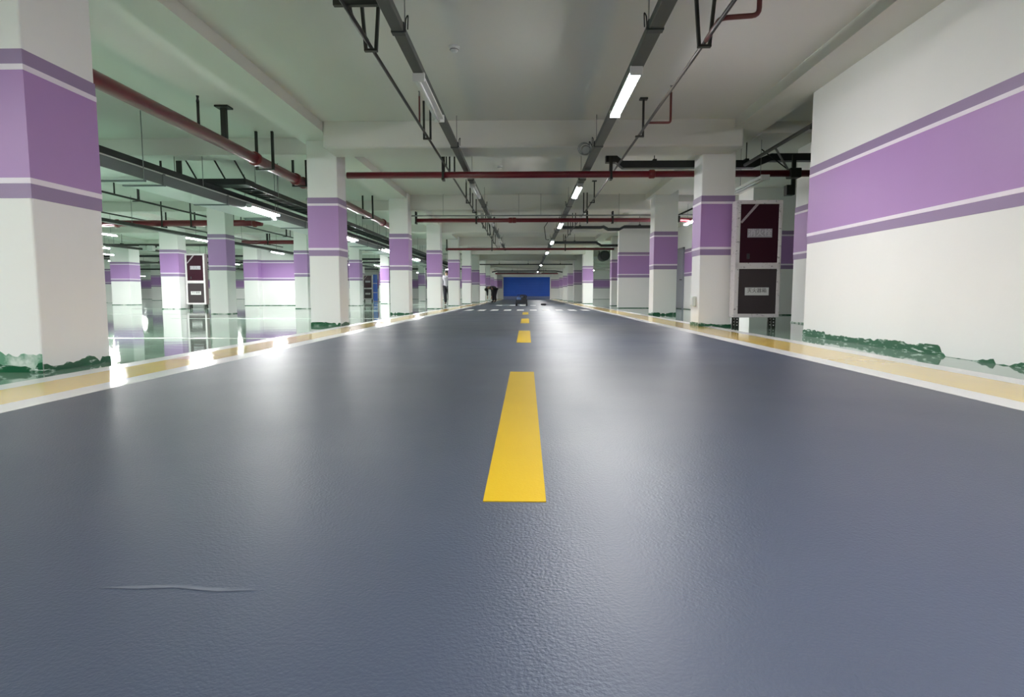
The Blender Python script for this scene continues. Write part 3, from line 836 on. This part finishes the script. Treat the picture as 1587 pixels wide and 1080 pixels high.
# ------------------------------------------------------------------ right bay pipework above the cabinet
t = thing('sprinkler_pipe', (3.55, 7.6, 2.6), 'dark pipe slanting away over the right fire cabinet', 'pipe')
obj('pipe', tube(NB(), [(3.52, -2, 2.58), (3.52, 10.1, 2.58)], 0.026, 10), M['steel'], t)
obj('hanger_foot', box(NB(), 3.44, 3.80, 7.62, 7.67, 2.50, 2.535), M['steel'], t)
obj('hanger_strap', box(NB(), 3.77, 3.80, 7.62, 7.66, 2.50, SLAB), M['steel'], t)
t = thing('pipe_brace', (4.28, 10.06, 2.4), 'dark seismic brace clamping the end of the near red pipe', 'bracket')
obj('brace_post', box(NB(), 4.30, 4.36, 10.14, 10.18, 2.12, 2.75), M['steel'], t)
obj('brace_strut', tube(NB(), [(4.30, 10.16, 2.42), (4.02, 10.16, 2.86)], 0.018, 8), M['cable'], t)
obj('brace_strut', tube(NB(), [(4.26, 10.16, 2.5), (3.8, 10.16, 2.84)], 0.010, 8), M['steel'], t)
obj('brace_clamp', bevel(box(NB(), 4.20, 4.38, 9.97, 10.15, 2.36, 2.51), 0.01), M['steel'], t)
obj('brace_foot', box(NB(), 4.20, 4.33, 10.08, 10.2, 2.10, 2.26), M['steel'], t)
t = thing('pipe_brace', (3.9, 15.6, 2.4), 'dark angled brace beside the third banded column, right', 'bracket')
obj('brace_strut', tube(NB(), [(3.75, 15.5, 2.45), (4.6, 15.5, 2.85)], 0.022, 8), M['steel'], t)
obj('brace_strut', tube(NB(), [(4.2, 15.5, 2.66), (4.6, 15.5, 2.4)], 0.016, 8), M['steel'], t)
obj('brace_clamp', box(NB(), 3.70, 3.82, 15.4, 15.6, 2.30, 2.48), M['steel'], t)
t = thing('duct_fan', (4.0, 31.0, 2.3), 'dark jet fan hung in the far right passage', 'fan')
obj('fan_casing', tube(NB(), [(4.25, 33.2, 2.60), (4.25, 33.3, 2.60), (4.25, 34.4, 2.60), (4.25, 34.5, 2.60)], [0.24, 0.28, 0.28, 0.24], 20), M['dark'], t)
obj('fan_guard', torus(NB(), (4.25, 33.18, 2.60), 0.2, 0.02, 'y', 18, 6), M['steel'], t)
for s in (-1, 1):
    obj('fan_strap', box(NB(), 4.25 + s * 0.26, 4.25 + s * 0.29, 33.7, 33.76, 2.6, SLAB), M['steel'], t)

# ------------------------------------------------------------------ fire hydrant cabinets
def text_mesh(name, txt, size, m, parent, loc):
    cu = bpy.data.curves.new(name, 'FONT')
    cu.body = txt
    cu.size = size
    cu.extrude = 0.0008
    cu.align_x = 'CENTER'
    cu.align_y = 'CENTER'
    tmp = bpy.data.objects.new(name, cu)
    COL.objects.link(tmp)
    dg = bpy.context.evaluated_depsgraph_get()
    me = bpy.data.meshes.new_from_object(tmp.evaluated_get(dg))
    bpy.data.objects.remove(tmp)
    me.name = name
    me.materials.clear()
    me.materials.append(m)
    o = bpy.data.objects.new(name, me)
    COL.objects.link(o)
    o.parent = parent
    o.location = loc
    o.rotation_euler = (math.pi / 2, 0, 0)
    return o

def cabinet(label):
    """front faces -y; local origin at floor, left front corner"""
    t = thing('fire_cabinet', (0, 0, 0), label, 'cabinet', 'fire hydrant cabinets')
    Wd, D, z0, z1 = 0.67, 0.22, 0.155, 1.875
    obj('cabinet_body', box(NB(), 0.004, Wd - 0.004, 0.03, D, z0, z1), M['cabside'], t)
    obj('side_film', box(NB(), -0.001, 0.0035, 0.036, D - 0.02, z0 + 0.004, z1 - 0.004), M['film'], t)
    f = 0.062
    obj('frame_rail', bevel(box(NB(), 0, Wd, 0, 0.035, z1 - 0.055, z1), 0.004), M['film'], t)
    obj('frame_rail', bevel(box(NB(), 0, Wd, 0, 0.035, z0, z0 + 0.055), 0.004), M['film'], t)
    obj('frame_rail', bevel(box(NB(), 0, Wd, 0, 0.035, 0.875, 0.965), 0.004), M['film'], t)
    obj('frame_stile', bevel(box(NB(), 0, f, 0, 0.034, z0 + 0.055, z1 - 0.055), 0.004), M['film'], t)
    obj('frame_stile', bevel(box(NB(), Wd - f + 0.012, Wd, 0, 0.034, z0 + 0.055, z1 - 0.055), 0.004), M['film'], t)
    ud = obj('upper_door', box(NB(), f, Wd - f + 0.012, 0.012, 0.029, 0.966, z1 - 0.056), M['glassred'], t)
    tag(ud, 'dark maroon glass upper door with hydrant sign')
    ld = obj('lower_door', box(NB(), f, Wd - f + 0.012, 0.012, 0.029, z0 + 0.056, 0.874), M['glassgrey'], t)
    tag(ld, 'smoky glass lower door with extinguisher sign')
    pl = obj('sign_plate', box(NB(), 0.17, 0.53, 0.0085, 0.0118, 1.335, 1.462), M['plate'], ud)
    text_mesh('sign_lettering', '消火栓', 0.115, M['inkl'], ud, (0.35, 0.0072, 1.398))
    obj('sign_plate', box(NB(), 0.16, 0.51, 0.0085, 0.0118, 0.485, 0.60), M['platew'], ld)
    text_mesh('sign_lettering', '灭火器箱', 0.072, M['ink'], ld, (0.335, 0.0072, 0.552))
    bm = NB()
    prism(bm, [(0.062, 1.56), (0.085, 1.54), (0.33, 1.82), (0.28, 1.82)], 'y', 0.0075, 0.0115)
    obj('film_tape', bm, M['tape'], ud)
    bm = box(NB(), 0.17, 0.21, -0.004, 0.0118, 1.02, 1.10)
    obj('door_pull', bevel(bm, 0.004), M['dark'], ud)
    for x in (0.04, Wd - 0.09):
        for y in (0.03, D - 0.06):
            l = obj('leg', box(NB(), x, x + 0.055, y, y + 0.045, 0, z0), M['steel'], t)
            for zz in (0.03, 0.075, 0.12):
                obj('bolt_hole', box(NB(), x + 0.018, x + 0.034, y - 0.002, y, zz, zz + 0.018), M['platew'], l)
    return t
cb = cabinet('dark maroon glass fire hydrant cabinet beside the right column, film still on frame')
cb.location = (3.085, 9.12, 0)
dup(cb, (-11.62, 20.5, 0), 'fire hydrant cabinet with pale frame standing in the left bay')
dup(cb, (-11.62, 43.0, 0), 'tiny distant fire hydrant cabinet deep in the left bay')
t = thing('blue_door_leaf', (-10.8, 43.2, 0), 'narrow blue door leaf beside the tiny distant fire cabinet', 'door')
obj('door_leaf', bevel(box(NB(), -10.92, -10.62, 43.1, 43.15, 0.02, 1.9), 0.004), M['blue'], t)
for z in (0.6, 1.25):
    obj('door_rib', box(NB(), -10.91, -10.63, 43.085, 43.1, z, z + 0.04), M['lampw'], t)

# white socket box on the lane side of the cabinet column
t = thing('socket_box', (2.65, 9.7, 0.39), 'small white socket box low on the column by the cabinet', 'socket')
obj('socket_body', bevel(box(NB(), 2.615, 2.665, 9.62, 9.80, 0.31, 0.47), 0.008), M['plastic'], t)
obj('socket_lid', bevel(box(NB(), 2.606, 2.615, 9.64, 9.78, 0.33, 0.45), 0.004), M['lampw'], t)

# ------------------------------------------------------------------ work cart and small things on the far lane
t = thing('work_cart', (-0.2, 26.0, 0), 'low dark work cart parked far down the lane', 'cart')
obj('cart_deck', bevel(box(NB(), -0.45, 0.03, 25.7, 26.5, 0.10, 0.15), 0.01), M['dark'], t)
for z in (0.23,):
    for x in (-0.45, 0.01):
        obj('side_board', box(NB(), x, x + 0.02, 25.7, 26.5, 0.15, 0.27), M['dark'], t)
    for y in (25.7, 26.48):
        obj('end_board', box(NB(), -0.45, 0.03, y, y + 0.02, 0.15, 0.27), M['dark'], t)
for x in (-0.43, 0.01):
    for y in (25.85, 26.35):
        obj('wheel', tube(NB(), [(x - 0.03, y, 0.08), (x + 0.03, y, 0.08)], 0.08, 14), M['rubber'], t)
bm = tube(NB(), bend([(-0.40, 26.45, 0.2), (-0.40, 26.62, 0.47), (-0.02, 26.62, 0.47), (-0.02, 26.45, 0.2)], 0.05), 0.014, 8)
obj('push_handle', bm, M['steel'], t)
t = thing('paint_bucket', (-0.32, 26.0, 0.155), 'dark blue bucket standing in the low work cart', 'bucket')
obj('bucket_body', tube(NB(), [(-0.32, 26.0, 0.155), (-0.32, 26.0, 0.39)], [0.085, 0.10], 16), M['bucket'], t)
obj('bucket_rim', torus(NB(), (-0.32, 26.0, 0.39), 0.10, 0.008, 'z', 16, 6), M['dark'], t)
t = thing('tool_motor', (-0.10, 26.05, 0.155), 'dark motor unit standing in the low work cart', 'tool')
obj('motor_body', bevel(box(NB(), -0.20, 0.0, 25.86, 26.1, 0.155, 0.36), 0.02), M['dark'], t)
obj('motor_cap', tube(NB(), [(-0.10, 25.98, 0.36), (-0.10, 25.98, 0.44)], 0.06, 12), M['steel'], t)
obj('motor_lead', tube(NB(), bend([(-0.02, 25.95, 0.3), (0.02, 25.9, 0.46), (-0.1, 25.85, 0.42), (-0.25, 25.84, 0.45)], 0.05), 0.012, 6), M['rubber'], t)
t = thing('hose_coil', (-0.2, 26.33, 0.155), 'coil of black hose heaped at the back of the low work cart', 'hose')
for i in range(5):
    obj('hose_loop', torus(NB(), (-0.2 + 0.01 * i, 26.33, 0.30 + 0.012 * i), 0.15 - 0.012 * i, 0.018, 'y' if i % 2 else 'z', 18, 6), M['rubber'], t)
t = thing('tape_roll', (0.77, 27.6, 0.0), 'small dark roll lying on the shiny lane by itself', 'roll')
obj('roll_body', torus(NB(), (0.77, 27.6, 0.047), 0.085, 0.044, 'z', 20, 8), M['dark'], t)
for i, (x, y) in enumerate(((-2.35, 26.0), (-2.6, 27.4), (-2.45, 29.0), (-2.3, 31.5))):
    t = thing('cardboard_scrap', (x, y, 0.004), 'brown cardboard scrap on the left edge strip, %s from the camera' % ORD[i], 'scrap', 'scraps left on the edge strip')
    a = 0.5 + 0.6 * i
    bm = NB()
    pts = [(x + 0.20 * math.cos(a + q) * s, y + 0.42 * math.sin(a + q) * s) for q, s in ((0.3, 1), (1.5, .8), (2.9, 1.1), (4.4, .9), (5.4, .8))]
    prism(bm, pts, 'z', 0.004, 0.016)
    obj('sheet', bm, M['wood'], t)

# ------------------------------------------------------------------ people
def skinned(name, verts, edges, m, parent, root=0, sub=1):
    me = bpy.data.meshes.new(name)
    org = wloc(parent)
    me.from_pydata([Vector(v[:3]) - org for v in verts], edges, [])
    o = bpy.data.objects.new(name, me)
    COL.objects.link(o)
    o.modifiers.new('skin', 'SKIN')
    bpy.context.view_layer.update()
    if not me.skin_vertices:
        bpy.context.view_layer.objects.active = o
        bpy.ops.mesh.customdata_skin_add()
    for i, v in enumerate(verts):
        me.skin_vertices[0].data[i].radius = (v[3], v[4] if len(v) > 4 else v[3])
        me.skin_vertices[0].data[i].use_root = (i == root)
    sm = o.modifiers.new('sub', 'SUBSURF')
    sm.levels = sub
    sm.render_levels = sub
    dg = bpy.context.evaluated_depsgraph_get()
    nm = bpy.data.meshes.new_from_object(o.evaluated_get(dg))
    nm.name = name
    bpy.data.objects.remove(o)
    nm.materials.clear()
    nm.materials.append(m)
    for p in nm.polygons: p.use_smooth = True
    q = bpy.data.objects.new(name, nm)
    COL.objects.link(q)
    q.parent = parent
    return q

def chain(idx):
    return [(idx[i], idx[i + 1]) for i in range(len(idx) - 1)]

def person(loc, label, J, top, bottom):
    """J: joint positions; body is one skinned figure, clothes and hair are its children"""
    t = thing('person', loc, label, 'person')
    V, E = [], []
    def add(p, r, r2=None):
        V.append((*p, r, r2 or r)); return len(V) - 1
    def lerp(a, b, k): return tuple(a[i] + (b[i] - a[i]) * k for i in range(3))
    pel = add(J['pelvis'], 0.125, 0.10)
    wst = add(lerp(J['pelvis'], J['chest'], 0.45), 0.115, 0.09)
    che = add(J['chest'], 0.14, 0.10)
    nck = add(J['neck'], 0.055)
    hd0 = add(lerp(J['neck'], J['head'], 0.55), 0.065)
    hd1 = add(J['head'], 0.088, 0.095)
    hd2 = add(J['crown'], 0.060)
    E += chain([pel, wst, che, nck, hd0, hd1, hd2])
    clothes_top, clothes_bot, shoes = [], [], []
    for s in ('l', 'r'):
        sh_, el, wr, pa = (J[k + s] for k in ('sho', 'elb', 'wri', 'palm'))
        a = [add(sh_, 0.058), add(lerp(sh_, el, 0.5), 0.050), add(el, 0.040), add(lerp(el, wr, .4), 0.037), add(wr, 0.026), add(pa, 0.036, 0.020)]
        E += chain([che] + a)
        d = (Vector(pa) - Vector(wr)).normalized()
        side = d.cross(Vector((0, 1, 0)))
        if side.length < 0.2: side = d.cross(Vector((1, 0, 0)))
        side.normalize()
        nrm = d.cross(side)
        for q, L in zip((-0.030, -0.010, 0.010, 0.029), (0.062, 0.074, 0.070, 0.055)):
            b0 = Vector(pa) + side * q + d * 0.02
            k = [add(b0 + d * L * 0.35, 0.0095), add(b0 + d * L * 0.7 + nrm * 0.008, 0.009), add(b0 + d * L + nrm * 0.022, 0.008)]
            E.append((a[-1], k[0])); E += chain(k)
        b0 = Vector(wr) * 0.5 + Vector(pa) * 0.5
        k = [add(b0 + side * 0.042 + d * 0.01, 0.011), add(b0 + side * 0.056 + d * 0.045 + nrm * 0.01, 0.009)]
        E.append((a[-1], k[0])); E += chain(k)
        clothes_top.append((sh_, el, wr))
        hp, kn, an, to = (J[k + s] for k in ('hip', 'kne', 'ank', 'toe'))
        l = [add(hp, 0.085), add(lerp(hp, kn, .5), 0.074), add(kn, 0.054), add(lerp(kn, an, .35), 0.052), add(an, 0.038), add(to, 0.036, 0.028)]
        E += chain([pel] + l)
        clothes_bot.append((hp, kn, an))
        shoes.append((an, to))
    body = skinned('body', V, E, M['skin'], t)
    # nose and ears belong to the head
    hx = Vector(J['head']); fc = Vector(J['face']); up = (Vector(J['crown']) - hx).normalized()
    sd = fc.cross(up).normalized()
    bm = NB()
    ball(bm, hx + fc * 0.098 - up * 0.012, 0.016, 0.018, 0.020, 8, 6)
    obj('nose', bm, M['skin'], t)
    for s in (-1, 1):
        obj('eye', ball(NB(), hx + fc * 0.083 + sd * 0.032 * s + up * 0.015, 0.012, 0.012, 0.010, 8, 6), M['hair'], t)
        obj('ear', ball(NB(), hx + sd * 0.092 * s, 0.014, 0.022, 0.03, 8, 6), M['skin'], t)
    obj('mouth', ball(NB(), hx + fc * 0.086 - up * 0.05, 0.022, 0.014, 0.007, 8, 6), M['redbrown'], t)
    bm = ball(NB(), hx + up * 0.032 - fc * 0.018, 0.108, 0.108, 0.098, 14, 10)
    obj('hair', bm, M['hair'], t)
    # top
    V, E = [], []
    lo_ = add(lerp(J['pelvis'], J['chest'], -0.22), 0.155, 0.125)
    pel = add(lerp(J['pelvis'], J['chest'], 0.10), 0.175, 0.145)
    wst = add(lerp(J['pelvis'], J['chest'], 0.5), 0.17, 0.14)
    che = add(J['chest'], 0.19, 0.15)
    nk = add(lerp(J['chest'], J['neck'], 0.95), 0.078)
    E += chain([lo_, pel, wst, che, nk])
    for sh_, el, wr in clothes_top:
        a = [add(sh_, 0.090), add(lerp(sh_, el, .5), 0.078), add(el, 0.064), add(lerp(el, wr, .9), 0.050)]
        E += chain([che] + a)
    skinned('jacket' if top == 'cloth1' else 'shirt', V, E, M[top], t)
    V, E = [], []
    pel = add(lerp(J['pelvis'], J['chest'], 0.05), 0.145, 0.122)
    for hp, kn, an in clothes_bot:
        a = [add(hp, 0.125), add(lerp(hp, kn, .5), 0.108), add(kn, 0.085), add(lerp(kn, an, .5), 0.078), add(lerp(kn, an, .93), 0.066)]
        E += chain([pel] + a)
    skinned('trousers', V, E, M[bottom], t)
    for an, to in shoes:
        V, E = [], []
        a = [add((an[0], an[1], 0.062), 0.050), add(lerp(an, to, .5), 0.046, 0.044), add(to, 0.046, 0.036)]
        E += chain(a)
        skinned('shoe', V, E, M['rubber'], t)
    return t

# worker bending over the left edge strip, facing left (-x)
bx, by = -2.02, 37.3
P = lambda x, y, z: (bx + x, by + y, z)
J = dict(pelvis=P(0.06, 0, 0.86), chest=P(-0.36, 0, 0.93), neck=P(-0.56, 0, 0.88), head=P(-0.70, 0, 0.79), crown=P(-0.78, 0, 0.73), face=(-0.55, 0, -0.83),
         shol=P(-0.42, -0.19, 0.89), shor=P(-0.42, 0.19, 0.89), elbl=P(-0.42, -0.22, 0.60), elbr=P(-0.36, 0.22, 0.61),
         wril=P(-0.45, -0.20, 0.36), wrir=P(-0.40, 0.18, 0.37), palml=P(-0.46, -0.19, 0.28), palmr=P(-0.41, 0.17, 0.29),
         hipl=P(0.06, -0.10, 0.80), hipr=P(0.06, 0.10, 0.80), knel=P(-0.03, -0.11, 0.44), kner=P(0.02, 0.12, 0.44),
         ankl=P(0.03, -0.11, 0.07), ankr=P(0.08, 0.12, 0.07), toel=P(-0.14, -0.11, 0.045), toer=P(-0.10, 0.12, 0.045))
_a = math.radians(52)
for _k in J:
    v = J[_k]
    o_ = (bx + 0.06, by, 0) if _k != 'face' else (0, 0, 0)
    dx, dy = v[0] - o_[0], v[1] - o_[1]
    J[_k] = (o_[0] + dx * math.cos(_a) - dy * math.sin(_a), o_[1] + dx * math.sin(_a) + dy * math.cos(_a), v[2])
person((bx, by, 0), 'person in dark work clothes bending over the left edge strip', J, 'cloth1', 'cloth2')
hx_, hy_, hz_ = J['palml']
t = thing('hand_roller', (hx_, hy_, 0.0), 'small pale paint roller held low by the bending person', 'roller')
obj('roller_handle', tube(NB(), [(hx_, hy_, hz_ + 0.03), (hx_ - 0.02, hy_, 0.16), (hx_ - 0.03, hy_, 0.06)], 0.012, 8), M['lampw'], t)
obj('roller_sleeve', tube(NB(), [(hx_ - 0.22, hy_, 0.05), (hx_ - 0.01, hy_, 0.05)], 0.045, 12), M['lampw'], t)
# worker standing half behind a left column
bx, by = -3.85, 29.3
J = dict(pelvis=P(0, 0, 0.88), chest=P(0, 0.02, 1.24), neck=P(0, 0.0, 1.42), head=P(0, -0.02, 1.54), crown=P(0, -0.01, 1.62), face=(0, -1, 0),
         shol=P(-0.18, 0, 1.34), shor=P(0.18, 0, 1.34), elbl=P(-0.22, 0.03, 1.07), elbr=P(0.22, 0.03, 1.07),
         wril=P(-0.22, -0.04, 0.84), wrir=P(0.22, -0.04, 0.84), palml=P(-0.22, -0.06, 0.76), palmr=P(0.22, -0.06, 0.76),
         hipl=P(-0.09, 0, 0.84), hipr=P(0.09, 0, 0.84), knel=P(-0.08, -0.05, 0.46), kner=P(0.11, -0.02, 0.46),
         ankl=P(-0.06, 0.0, 0.07), ankr=P(0.13, 0.05, 0.07), toel=P(-0.08, -0.16, 0.045), toer=P(0.15, -0.11, 0.045))
person((bx, by, 0), 'person in grey shirt and dark trousers standing half behind a left column', J, 'shirt', 'cloth2')
